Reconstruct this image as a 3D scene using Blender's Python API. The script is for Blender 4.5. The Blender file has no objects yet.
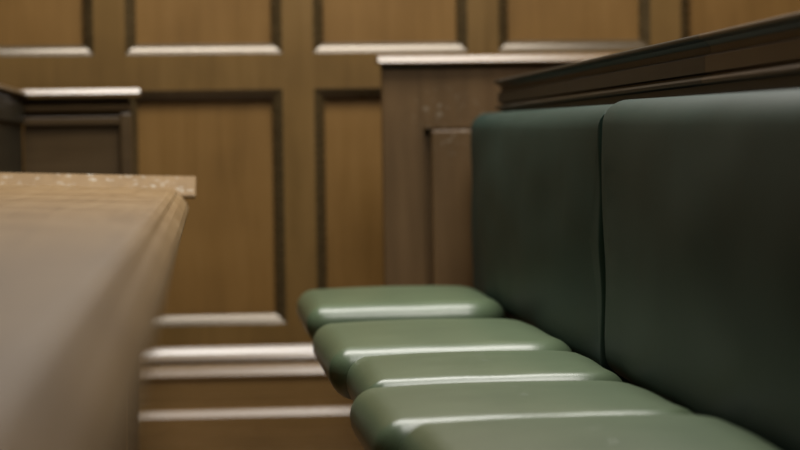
import bpy, bmesh, math, random
from mathutils import Vector, Matrix, noise

sc = bpy.context.scene
COL = sc.collection
WALL_Y = 6.0          # face of the panel frames on the back wall
EYE_Z = 0.84          # camera height

# ------------------------------------------------------------------ materials
def nt(name):
    m = bpy.data.materials.new(name); m.use_nodes = True
    t = m.node_tree
    return m, t, t.nodes['Principled BSDF']

def ramp(t, stops):
    r = t.nodes.new('ShaderNodeValToRGB')
    e = r.color_ramp.elements
    while len(e) < len(stops): e.new(0.5)
    for i, (p, c) in enumerate(stops):
        e[i].position = p; e[i].color = (*c, 1)
    return r

def wood(name, dark, mid, light, rough=0.36, grain='Z', scale=1.0, spec=0.5, coat=0.0, scuff=None, bump=0.05):
    m, t, b = nt(name)
    tc = t.nodes.new('ShaderNodeTexCoord')
    mp = t.nodes.new('ShaderNodeMapping')
    s = {'X': (1.2, 16, 16), 'Y': (16, 1.2, 16), 'Z': (16, 16, 1.2)}[grain]
    mp.inputs['Scale'].default_value = tuple(v * scale for v in s)
    t.links.new(tc.outputs['Object'], mp.inputs['Vector'])
    n1 = t.nodes.new('ShaderNodeTexNoise'); n1.inputs['Scale'].default_value = 1.6
    n1.inputs['Detail'].default_value = 7; n1.inputs['Roughness'].default_value = 0.62; n1.inputs['Distortion'].default_value = 0.6
    t.links.new(mp.outputs['Vector'], n1.inputs['Vector'])
    n2 = t.nodes.new('ShaderNodeTexNoise'); n2.inputs['Scale'].default_value = 4.5; n2.inputs['Detail'].default_value = 3
    t.links.new(tc.outputs['Object'], n2.inputs['Vector'])
    mx = t.nodes.new('ShaderNodeMix'); mx.data_type = 'FLOAT'; mx.inputs[0].default_value = 0.45
    t.links.new(n1.outputs['Fac'], mx.inputs[2]); t.links.new(n2.outputs['Fac'], mx.inputs[3])
    r = ramp(t, [(0.30, dark), (0.5, mid), (0.72, light)])
    t.links.new(mx.outputs[0], r.inputs['Fac'])
    col = r.outputs['Color']
    if scuff:
        (cx, cy, cz), rad, tint = scuff
        sub = t.nodes.new('ShaderNodeVectorMath'); sub.operation = 'DISTANCE'
        sub.inputs[1].default_value = (cx, cy, cz)
        t.links.new(tc.outputs['Object'], sub.inputs[0])
        mr = t.nodes.new('ShaderNodeMapRange'); mr.inputs['From Min'].default_value = rad; mr.inputs['From Max'].default_value = rad * 0.3
        t.links.new(sub.outputs['Value'], mr.inputs['Value'])
        n3 = t.nodes.new('ShaderNodeTexNoise'); n3.inputs['Scale'].default_value = 62; n3.inputs['Detail'].default_value = 5
        t.links.new(tc.outputs['Object'], n3.inputs['Vector'])
        r3 = ramp(t, [(0.585, (0, 0, 0)), (0.72, (1, 1, 1))])
        t.links.new(n3.outputs['Fac'], r3.inputs['Fac'])
        mul = t.nodes.new('ShaderNodeMath'); mul.operation = 'MULTIPLY'
        t.links.new(mr.outputs['Result'], mul.inputs[0]); t.links.new(r3.outputs['Color'], mul.inputs[1])
        m3 = t.nodes.new('ShaderNodeMix'); m3.data_type = 'RGBA'
        m3.inputs[7].default_value = (*tint, 1)
        t.links.new(mul.outputs[0], m3.inputs[0]); t.links.new(col, m3.inputs[6])
        col = m3.outputs[2]
    t.links.new(col, b.inputs['Base Color'])
    rr = t.nodes.new('ShaderNodeMapRange'); rr.inputs['To Min'].default_value = rough - 0.06; rr.inputs['To Max'].default_value = rough + 0.10
    t.links.new(n1.outputs['Fac'], rr.inputs['Value']); t.links.new(rr.outputs['Result'], b.inputs['Roughness'])
    b.inputs['Specular IOR Level'].default_value = spec
    b.inputs['Coat Weight'].default_value = coat; b.inputs['Coat Roughness'].default_value = 0.3
    if bump:
        bp = t.nodes.new('ShaderNodeBump'); bp.inputs['Strength'].default_value = bump; bp.inputs['Distance'].default_value = 0.003
        t.links.new(n1.outputs['Fac'], bp.inputs['Height']); t.links.new(bp.outputs['Normal'], b.inputs['Normal'])
    return m

def leather(name, dark, light, rough, spec=0.5):
    m, t, b = nt(name)
    tc = t.nodes.new('ShaderNodeTexCoord')
    n = t.nodes.new('ShaderNodeTexNoise'); n.inputs['Scale'].default_value = 6; n.inputs['Detail'].default_value = 4
    t.links.new(tc.outputs['Object'], n.inputs['Vector'])
    r = ramp(t, [(0.3, dark), (0.7, light)])
    t.links.new(n.outputs['Fac'], r.inputs['Fac']); t.links.new(r.outputs['Color'], b.inputs['Base Color'])
    n2 = t.nodes.new('ShaderNodeTexNoise'); n2.inputs['Scale'].default_value = 180; n2.inputs['Detail'].default_value = 2
    t.links.new(tc.outputs['Object'], n2.inputs['Vector'])
    bp = t.nodes.new('ShaderNodeBump'); bp.inputs['Strength'].default_value = 0.10; bp.inputs['Distance'].default_value = 0.002
    t.links.new(n2.outputs['Fac'], bp.inputs['Height']); t.links.new(bp.outputs['Normal'], b.inputs['Normal'])
    b.inputs['Roughness'].default_value = rough
    b.inputs['Specular IOR Level'].default_value = spec
    return m

def plain(name, c, rough=0.5, metal=0.0):
    m, t, b = nt(name)
    tc = t.nodes.new('ShaderNodeTexCoord')
    n = t.nodes.new('ShaderNodeTexNoise'); n.inputs['Scale'].default_value = 9; n.inputs['Detail'].default_value = 4
    t.links.new(tc.outputs['Object'], n.inputs['Vector'])
    r = ramp(t, [(0.3, tuple(v * 0.88 for v in c)), (0.7, tuple(min(1, v * 1.1) for v in c))])
    t.links.new(n.outputs['Fac'], r.inputs['Fac']); t.links.new(r.outputs['Color'], b.inputs['Base Color'])
    b.inputs['Roughness'].default_value = rough; b.inputs['Metallic'].default_value = metal
    return m

M_FRAME = wood('oak_frame_wood', (0.111, 0.062, 0.016), (0.153, 0.086, 0.022), (0.190, 0.108, 0.030), 0.40, 'Z')
M_PANEL = wood('oak_panel_wood', (0.140, 0.073, 0.017), (0.185, 0.097, 0.023), (0.223, 0.120, 0.031), 0.42, 'Z')
M_MOULD = wood('shade_toned_moulding_wood', (0.036, 0.025, 0.011), (0.054, 0.037, 0.016), (0.075, 0.050, 0.021), 0.25, 'X', spec=0.95)  # shade on the side and top bevels is put into this dark base colour
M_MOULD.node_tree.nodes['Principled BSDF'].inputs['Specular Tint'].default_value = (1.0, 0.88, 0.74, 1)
M_PLINTH = wood('oak_plinth_wood', (0.125, 0.072, 0.024), (0.17, 0.098, 0.033), (0.21, 0.122, 0.043), 0.25, 'X', spec=0.95)
M_PART = wood('dark_partition_wood', (0.080, 0.046, 0.018), (0.115, 0.066, 0.026), (0.15, 0.088, 0.035), 0.42, 'Z',
              scuff=((0.60, 5.52, 0.90), 0.12, (0.26, 0.22, 0.16)))
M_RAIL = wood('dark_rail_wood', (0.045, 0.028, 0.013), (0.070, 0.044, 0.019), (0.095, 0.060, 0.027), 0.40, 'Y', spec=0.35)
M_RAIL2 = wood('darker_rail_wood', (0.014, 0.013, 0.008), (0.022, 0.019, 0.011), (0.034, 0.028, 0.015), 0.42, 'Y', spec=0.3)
M_PEW = wood('dark_pew_wood', (0.042, 0.026, 0.010), (0.066, 0.040, 0.016), (0.090, 0.056, 0.023), 0.36, 'X', spec=0.6)
M_DESK = wood('worn_desk_wood', (0.16, 0.102, 0.047), (0.23, 0.150, 0.072), (0.29, 0.20, 0.105), 0.50, 'Y',
              spec=0.15, bump=0.12, scuff=((-0.25, 4.58, 0.765), 0.5, (0.42, 0.38, 0.31)))
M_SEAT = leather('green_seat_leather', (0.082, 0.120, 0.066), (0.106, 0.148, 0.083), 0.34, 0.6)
M_PAD = leather('shade_toned_back_leather', (0.011, 0.032, 0.025), (0.016, 0.041, 0.033), 0.50, 0.3)  # seat leather taken darker, the shade on the pad faces is in the colour
M_BLACK = plain('black_iron', (0.018, 0.018, 0.017), 0.5, 0.6)
M_FLOOR = wood('brown_floor_boards', (0.10, 0.055, 0.022), (0.14, 0.078, 0.032), (0.18, 0.10, 0.042), 0.45, 'Y')
M_PLASTER = plain('cream_plaster', (0.45, 0.42, 0.36), 0.85)

# ------------------------------------------------------------------ helpers
def build(name, bm, mat, parent=None, smooth=False, bevel=0.0, seg=2):
    me = bpy.data.meshes.new(name)
    bmesh.ops.recalc_face_normals(bm, faces=bm.faces)
    bm.to_mesh(me); bm.free()
    me.materials.append(mat)
    if smooth:
        for p in me.polygons: p.use_smooth = True
    o = bpy.data.objects.new(name, me); COL.objects.link(o)
    if parent: o.parent = parent
    if bevel:
        md = o.modifiers.new('bevel', 'BEVEL'); md.width = bevel; md.segments = seg; md.limit_method = 'ANGLE'
    return o

def box(bm, x0, x1, y0, y1, z0, z1):
    v = [bm.verts.new(p) for p in ((x0,y0,z0),(x1,y0,z0),(x1,y1,z0),(x0,y1,z0),(x0,y0,z1),(x1,y0,z1),(x1,y1,z1),(x0,y1,z1))]
    for f in ((0,3,2,1),(4,5,6,7),(0,1,5,4),(1,2,6,5),(2,3,7,6),(3,0,4,7)): bm.faces.new([v[i] for i in f])

def boxes(*bs):
    bm = bmesh.new()
    for b in bs: box(bm, *b)
    return bm

def extrude(profile, axis, a, b):
    """closed profile swept straight along axis from a to b.  axis 'X': profile is (y,z);  'Y': (x,z)"""
    bm = bmesh.new()
    def P(p, s): return (s, p[0], p[1]) if axis == 'X' else (p[0], s, p[1])
    r0 = [bm.verts.new(P(p, a)) for p in profile]; r1 = [bm.verts.new(P(p, b)) for p in profile]
    n = len(profile)
    for i in range(n): bm.faces.new((r0[i], r0[(i+1) % n], r1[(i+1) % n], r1[i]))
    bm.faces.new(r0[::-1]); bm.faces.new(r1)
    return bm

def arc(cx, cz, r, a0, a1, n=6):
    return [(cx + r*math.cos(math.radians(a0+(a1-a0)*i/n)), cz + r*math.sin(math.radians(a0+(a1-a0)*i/n))) for i in range(n+1)]

def empty(name, loc, label, cat, group=None):
    o = bpy.data.objects.new(name, None); COL.objects.link(o); o.location = loc; o.empty_display_size = 0.1
    tag(o, label, cat, group); return o

def tag(o, label, cat, group=None):
    o['label'] = label; o['category'] = cat
    if group: o['group'] = group

def rrect(hx, hy, rb, rf, nc=8, ne=14):
    """rounded rectangle outline (rb: radius of the +x corners, rf: of the -x corners), always the same vertex count"""
    rb = max(rb, 1e-4); rf = max(rf, 1e-4); pts = []
    cs = [(hx-rb, hy-rb, 0, rb), (-(hx-rf), hy-rf, 90, rf), (-(hx-rf), -(hy-rf), 180, rf), (hx-rb, -(hy-rb), 270, rb)]
    for k, (cx, cy, a, r) in enumerate(cs):
        ring = [(cx + r*math.cos(math.radians(a+90*i/nc)), cy + r*math.sin(math.radians(a+90*i/nc))) for i in range(nc+1)]
        pts += ring
        nx = cs[(k+1) % 4]; q = nx[3]
        s = ring[-1]; e = (nx[0] + q*math.cos(math.radians(nx[2])), nx[1] + q*math.sin(math.radians(nx[2])))
        for j in range(1, ne): pts.append((s[0]+(e[0]-s[0])*j/ne, s[1]+(e[1]-s[1])*j/ne))
    return pts

def cushion(hx, hy, th, rp, rt, rb, puff, power=2.6, seed=0, lump=0.004, rfront=None, ky=1.0):
    """upholstered pad, plan hx*hy (half sizes), thickness th, z from 0 to th plus the puffed crown"""
    bm = bmesh.new(); rings = []
    rfront = rp if rfront is None else rfront
    prof = []                                     # (inset, z)
    for i in range(7):
        a = math.radians(-90 + 90*i/6); prof.append((rb - rb*math.cos(a), rb + rb*math.sin(a)))
    for i in range(0, 9):
        a = math.radians(90*i/8); prof.append((rt - rt*math.cos(a), th - rt + rt*math.sin(a)))
    m = min(hx, hy)
    for i in range(1, 15): prof.append((rt + (m - rt)*(1-(1-i/14)**1.15)*0.99, th))
    for d, z in prof:
        ring = []
        for (x, y) in rrect(hx-d, hy-d*ky, rp-d, rfront-d):
            zz = z
            if z > th*0.5:
                w = (z - th*0.5)/(th*0.5)
                u = min(1, abs(x)/hx); v = min(1, abs(y)/hy)
                zz += w*(puff*(1-u**power)*(1-v**power) + lump*noise.noise(Vector((x*7+seed*3.1, y*7, seed))))
            ring.append(bm.verts.new((x, y, zz)))
        rings.append(ring)
    n = len(rings[0])
    for a, b in zip(rings, rings[1:]):
        for i in range(n): bm.faces.new((a[i], a[(i+1) % n], b[(i+1) % n], b[i]))
    bm.faces.new(rings[0][::-1])
    # close the crown with quads that pair each vertex with its mirror across the long axis
    last = rings[-1]
    mir = [min(range(n), key=lambda j: (last[j].co.x + last[i].co.x)**2 + (last[j].co.y - last[i].co.y)**2) for i in range(n)]
    for i in range(n):
        j = (i+1) % n
        if last[i].co.x > 1e-6 and last[j].co.x > 1e-6:
            f = [last[i], last[j], last[mir[j]], last[mir[i]]]
            if len(set(f)) == 4: bm.faces.new(f)
    return bm

# ------------------------------------------------------------------ room shell
def struct(o): o['kind'] = 'structure'; return o
XL, XR, YF = -3.2, 2.6, -3.0
YB = WALL_Y + 0.035
struct(build('floor', boxes((XL-0.1, XR+0.1, YF-0.1, YB+0.15, -0.1, 0.0)), M_FLOOR))
struct(build('ceiling', boxes((XL-0.1, XR+0.1, YF-0.1, YB+0.15, 3.2, 3.3)), M_PLASTER))
struct(build('wall_left', boxes((XL-0.1, XL, YF, YB, 0.0, 3.2)), M_FRAME))
struct(build('wall_right', boxes((XR, XR+0.1, YF, YB, 0.0, 3.2)), M_FRAME))
struct(build('wall_front', boxes((XL-0.1, XR+0.1, YF-0.1, YF, 0.0, 3.2)), M_FRAME))

# back wall: stiles and rails around recessed panels
PITCH, OPEN, X0 = 0.508, 0.422, -0.212
cols = [X0 + k*PITCH for k in range(-6, 6)]
rows = [(0.352, 0.992), (1.089, 1.86)]
wall = boxes((XL, XR, YB, YB+0.12, 0.0, 3.2))
xs = [XL] + [v for c in cols if c > XL and c+OPEN < XR for v in (c, c+OPEN)] + [XR]
zs = [0.29, 0.352, 0.992, 1.089, 1.86, 3.2]
for i in range(len(xs)-1):
    for j in range(len(zs)-1):
        if i % 2 == 1 and j % 2 == 1: continue
        box(wall, xs[i], xs[i+1], WALL_Y, YB+0.001, zs[j], zs[j+1])
bmesh.ops.remove_doubles(wall, verts=wall.verts, dist=1e-5)
wall_back = struct(build('wall_back', wall, M_FRAME))
def wall_panel(x0, x1, z0, z1):
    # ovolo moulding round the opening
    bm = bmesh.new(); W = 0.027; loops = []
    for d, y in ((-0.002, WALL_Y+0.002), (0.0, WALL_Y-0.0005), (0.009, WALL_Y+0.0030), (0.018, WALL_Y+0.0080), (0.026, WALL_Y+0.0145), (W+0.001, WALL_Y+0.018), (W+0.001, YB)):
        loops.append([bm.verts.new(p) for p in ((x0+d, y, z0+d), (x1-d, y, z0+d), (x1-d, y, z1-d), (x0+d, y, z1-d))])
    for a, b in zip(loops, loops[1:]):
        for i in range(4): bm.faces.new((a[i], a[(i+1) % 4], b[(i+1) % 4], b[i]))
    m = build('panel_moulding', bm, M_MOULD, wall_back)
    bm = bmesh.new(); y = WALL_Y+0.028; e = 0.02
    box(bm, x0+e, x1-e, y, YB, z0+e, z1-e)
    build('panel', bm, M_PANEL, wall_back)
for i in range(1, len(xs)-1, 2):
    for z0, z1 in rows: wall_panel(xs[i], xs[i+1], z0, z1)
# moulded plinth along the foot of the wall
prof = [(WALL_Y+0.03, 0.300), (WALL_Y-0.001, 0.294)]
prof += [(WALL_Y-0.008, 0.286), (WALL_Y-0.016, 0.275), (WALL_Y-0.024, 0.260), (WALL_Y-0.023, 0.256), (WALL_Y-0.012, 0.253), (WALL_Y-0.012, 0.249)]
prof += [(WALL_Y-0.022, 0.247), (WALL_Y-0.034, 0.236), (WALL_Y-0.044, 0.218), (WALL_Y-0.044, 0.212), (WALL_Y-0.038, 0.209)]
prof += [(WALL_Y-0.038, 0.127), (WALL_Y-0.045, 0.124), (WALL_Y-0.056, 0.106), (WALL_Y-0.056, 0.102), (WALL_Y-0.056, 0.0), (WALL_Y+0.03, 0.0)]
bb = struct(build('baseboard_back', extrude(prof, 'X', XL, XR), M_PLINTH))

# ------------------------------------------------------------------ wooden partition at the end of the row
pt = empty('partition_panel', (0.87, 5.56, 0), 'dark scuffed wooden partition with thin capping behind the far end of the green seats', 'partition')
def child(name, bm, mat, parent, **k):
    o = build(name, bm, mat, parent, **k)
    o.matrix_parent_inverse = Matrix.Translation(-parent.location)
    return o
child('panel_board', boxes((0.446, 1.35, 5.556, 5.59, 0.0, 1.04)), M_PART, pt, bevel=0.002)
face = bmesh.new()
ol = [(0.445, 0.0), (0.549, 0.0), (0.549, 0.8755), (1.35, 0.8755), (1.35, 1.04), (0.445, 1.04)]
fv = [face.verts.new((x, 5.534, z)) for x, z in ol]; bv = [face.verts.new((x, 5.556, z)) for x, z in ol]
face.faces.new(fv); face.faces.new(bv[::-1])
for k in range(6): face.faces.new((fv[k], bv[k], bv[(k+1) % 6], fv[(k+1) % 6]))
child('face_frame', face, M_PART, pt, bevel=0.002)
child('capping', extrude([(5.515, 1.040), (5.515, 1.043), (5.524, 1.059), (5.532, 1.061), (5.60, 1.060), (5.60, 1.040)], 'X', 0.434, 1.36), M_PLINTH, pt)
child('capping_fillet', extrude([(5.532, 1.028), (5.526, 1.040), (5.541, 1.040), (5.541, 1.028)], 'X', 0.442, 1.35), M_RAIL2, pt)
child('raised_board', boxes((0.567, 1.35, 5.522, 5.556, 0.0, 0.872)), M_PART, pt, bevel=0.006, seg=3)

# ------------------------------------------------------------------ bench behind the seats
bench = empty('bench_back', (0.74, 2.4, 0), 'long dark wooden bench back with moulded top rail behind the green back pads', 'bench')
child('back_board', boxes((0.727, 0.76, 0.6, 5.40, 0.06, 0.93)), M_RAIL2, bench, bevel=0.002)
def rail_profile():
    p = [(0.80, 0.990), (0.726, 0.992)]
    p += arc(0.7165, 0.9872, 0.0048, 90, 220, 5)
    p += [(0.722, 0.981), (0.729, 0.974), (0.730, 0.964), (0.721, 0.960), (0.721, 0.936), (0.731, 0.934), (0.731, 0.930)]
    p += [(0.718, 0.929), (0.715, 0.925), (0.716, 0.920), (0.730, 0.917), (0.730, 0.905), (0.80, 0.905)]
    return p
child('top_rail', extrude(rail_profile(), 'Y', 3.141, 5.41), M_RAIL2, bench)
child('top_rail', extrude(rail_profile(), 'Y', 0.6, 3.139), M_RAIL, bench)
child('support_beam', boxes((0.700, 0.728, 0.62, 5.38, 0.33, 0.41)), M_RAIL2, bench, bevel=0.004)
for y in (0.75, 2.9, 5.2):
    child('foot', boxes((0.66, 0.84, y-0.03, y+0.03, 0.0, 0.07)), M_RAIL2, bench, bevel=0.006)

# ------------------------------------------------------------------ back pads
def back_pad(y0, y1, z0, z1, seed, label, roll):
    hy, hz = (y1-y0)/2, (z1-z0)/2
    bm = cushion(hz, hy, 0.077, 0.020, 0.042, 0.010, 0.025, 2.0, seed, 0.007, None, 0.4)
    # plan x -> world z, plan y -> world y, thickness -> -x
    R = Matrix(((0, 0, -1, 0), (0, 1, 0, 0), (1, 0, 0, 0), (0, 0, 0, 1)))
    bmesh.ops.transform(bm, matrix=R, verts=bm.verts)
    o = build('back_cushion', bm, M_PAD, None, smooth=True)
    o.location = (0.7255, (y0+y1)/2, (z0+z1)/2); o.rotation_euler = (roll, 0, 0)
    tag(o, label, 'cushion', 'green back pads along the bench')
    return o
back_pad(3.590, 5.385, 0.44, 0.906, 1, 'shade-darkened green leather back pad next to the wooden partition, the farther of two', 0.006)
back_pad(1.70, 3.582, 0.44, 0.898, 2, 'nearer shade-darkened green leather back pad, large at the right, below the light worn rail', 0.009)

# ------------------------------------------------------------------ tip-up seats
SW = 0.264      # half width along the row
def make_seat():
    t = bpy.data.objects.new('tip_up_seat', None); COL.objects.link(t); t.empty_display_size = 0.1
    bm = cushion(0.216, SW, 0.092, 0.090, 0.040, 0.050, 0.013, 2.6, 3, 0.003, 0.036)
    build('seat_cushion', bm, M_SEAT, t, smooth=True)
    o = build('seat_board', boxes((-0.150, 0.165, -SW+0.055, SW-0.055, -0.016, 0.002)), M_BLACK, t, bevel=0.006)
    for s in (-1, 1):
        bm = boxes((0.05, 0.205, s*0.19-0.014, s*0.19+0.014, -0.036, -0.015), (0.195, 0.288, s*0.19-0.014, s*0.19+0.014, -0.050, -0.030))
        build('hinge_bracket', bm, M_BLACK, t, bevel=0.003)
    return t
def copy_seat(src):
    c = src.copy(); COL.objects.link(c)
    for ch in src.children:
        d = ch.copy(); COL.objects.link(d); d.parent = c
    return c
seat0 = make_seat()
LABELS = ['farthest green leather tip-up seat, nearest the wooden partition and panelled wall',
          'green leather tip-up seat second from the wooden partition',
          'middle green leather tip-up seat, third of five in the row',
          'green leather tip-up seat just behind the nearest one, with a bright front sheen',
          'nearest green leather tip-up seat, cut off by the bottom of the picture']
# (centre y, front x, crown height, width relative to the first mesh)
SEATS = [(4.89, 0.205, 0.512, 1.10), (4.03, 0.202, 0.502, 1.26), (3.46, 0.226, 0.498, 0.80), (2.96, 0.202, 0.501, 1.0), (2.39, 0.226, 0.515, 1.04)]
for i, (y, xf, zt, wid) in enumerate(SEATS):
    s = seat0 if i == 0 else copy_seat(seat0)
    s.location = (0.5*(xf + 0.637), y, zt - 0.104)
    for h in s.children:
        if h.name.startswith('hinge'): h.location.x = (0.6995 - s.location.x)/((0.637 - xf)/0.432) - 0.288
    s.rotation_euler.x = (0.0, -0.010, 0.0, -0.022, 0.0)[i]
    s.scale.y = wid; s.scale.x = (0.637 - xf)/0.432
    s['label'] = LABELS[i]; s['category'] = 'seat'; s['group'] = 'tip-up seats along the bench'

# ------------------------------------------------------------------ long desk in the left foreground
desk = empty('desk', (-0.4, 2.2, 0), 'worn wooden desk top in the blurred left foreground opposite the green seats', 'desk')
DT = 0.755
p = [(-0.76, DT-0.04), (-0.76, DT), (-0.075, DT)]
p += [(-0.070, DT-0.001), (-0.062, DT-0.006), (-0.058, DT-0.012), (-0.050, DT-0.018), (-0.040, DT-0.030), (-0.036, DT-0.040), (-0.037, DT-0.048), (-0.055, DT-0.052), (-0.075, DT-0.053), (-0.10, DT-0.053), (-0.12, DT-0.04)]
SL = math.radians(2.0)
def slope(bm):
    bmesh.ops.rotate(bm, verts=bm.verts, cent=(-0.06, 0, DT), matrix=Matrix.Rotation(SL, 3, 'Y')); return bm
child('desk_top', slope(extrude(p, 'Y', -0.3, 4.572)), M_DESK, desk)
child('end_lip', slope(extrude([(4.530, DT-0.022), (4.530, DT-0.014), (4.592, DT+0.023), (4.600, DT+0.024), (4.606, DT+0.018), (4.606, DT-0.022)], 'X', -0.76, -0.022)), M_DESK, desk, bevel=0.003)
child('apron', boxes((-0.145, -0.12, -0.25, 4.50, 0.60, DT-0.039)), M_DESK, desk, bevel=0.003)
child('end_panel', boxes((-0.74, -0.172, 4.50, 4.535, 0.0, DT-0.04)), M_DESK, desk, bevel=0.003)
child('end_panel', boxes((-0.74, -0.172, -0.25, -0.215, 0.0, DT-0.04)), M_DESK, desk, bevel=0.003)

# ------------------------------------------------------------------ low box pew behind the desk
pew = empty('box_pew', (-0.35, 5.78, 0), 'low dark wooden box pew with moulded capping behind the desk, against the panelled wall', 'pew')
PY = 5.75
capp = [(PY-0.022, 0.970), (PY-0.024, 0.979), (PY-0.016, 0.991), (PY+0.005, 0.993), (PY+0.07, 0.992), (PY+0.07, 0.972)]
child('capping', extrude(capp, 'X', -0.535, -0.168), M_PLINTH, pew)
child('capping', extrude([(-0.455, 0.972), (-0.453, 0.976), (-0.460, 0.986), (-0.475, 0.992), (-0.535, 0.992), (-0.535, 0.972)], 'Y', 4.75, PY-0.0), M_PEW, pew)
child('back_panel', boxes((-0.47, -0.195, PY+0.012, PY+0.05, 0.0, 0.974)), M_PEW, pew, bevel=0.002)
child('frieze_moulding', extrude([(PY-0.002, 0.951), (PY-0.010, 0.944), (PY-0.008, 0.936), (PY+0.006, 0.930), (PY+0.013, 0.930), (PY+0.013, 0.951)], 'X', -0.47, -0.192), M_PEW, pew)
child('rail', boxes((-0.47, -0.192, PY-0.001, PY+0.013, 0.898, 0.922)), M_PEW, pew, bevel=0.004)
child('stile', boxes((-0.222, -0.190, PY-0.006, PY+0.05, 0.0, 0.930)), M_PEW, pew, bevel=0.006)
child('side_panel', boxes((-0.515, -0.475, 4.76, PY+0.05, 0.0, 0.974)), M_RAIL2, pew, bevel=0.002)
child('side_rail', boxes((-0.476, -0.466, 4.77, PY-0.0, 0.905, 0.955)), M_RAIL2, pew, bevel=0.004)

# ------------------------------------------------------------------ light
def area(name, loc, target, sx, sy, watts, col=(1, 0.965, 0.91)):
    l = bpy.data.lights.new(name, 'AREA'); l.shape = 'RECTANGLE'; l.size = sx; l.size_y = sy; l.energy = watts; l.color = col
    o = bpy.data.objects.new(name, l); COL.objects.link(o); o.location = loc
    d = Vector(target) - Vector(loc)
    o.rotation_euler = d.to_track_quat('-Z', 'Y').to_euler()
    return o
area('ceiling_lamp_far', (0.28, 4.75, 3.12), (0.28, 4.75, 0), 1.9, 0.8, 90)
area('desk_side_fill', (1.3, 0.3, 3.12), (1.3, 0.3, 0), 0.8, 0.8, 11)  # unseen fill light, added to brighten the near side of the desk
area('ceiling_lamp_near', (0.78, 3.0, 3.12), (0.78, 3.0, 0), 0.6, 1.4, 52)
w = bpy.data.worlds.new('room_air'); sc.world = w; w.use_nodes = True
w.node_tree.nodes['Background'].inputs[0].default_value = (0.9, 0.85, 0.75, 1)
w.node_tree.nodes['Background'].inputs[1].default_value = 0.02

# ------------------------------------------------------------------ camera
right = Vector((0.99603839, -0.08778481, -0.01419017)); up = Vector((0.01738591, 0.03574742, 0.99920961)); fwd = Vector((0.08720816, 0.99549784, -0.03713202))
cam = bpy.data.cameras.new('camera'); co = bpy.data.objects.new('camera', cam); COL.objects.link(co)
m = Matrix((right, up, -fwd)).transposed().to_4x4(); m.translation = (0, 0, EYE_Z)
co.matrix_world = m
cam.sensor_width = 36; cam.lens = 2200/800*36
cam.clip_start = 0.02
cam.dof.use_dof = True; cam.dof.focus_distance = 3.5; cam.dof.aperture_fstop = 3.6
sc.camera = co
sc.view_settings.view_transform = 'Standard'; sc.view_settings.look = 'None'
sc.view_settings.gamma = 1; sc.view_settings.use_curve_mapping = False
sc.view_settings.exposure = 0.0
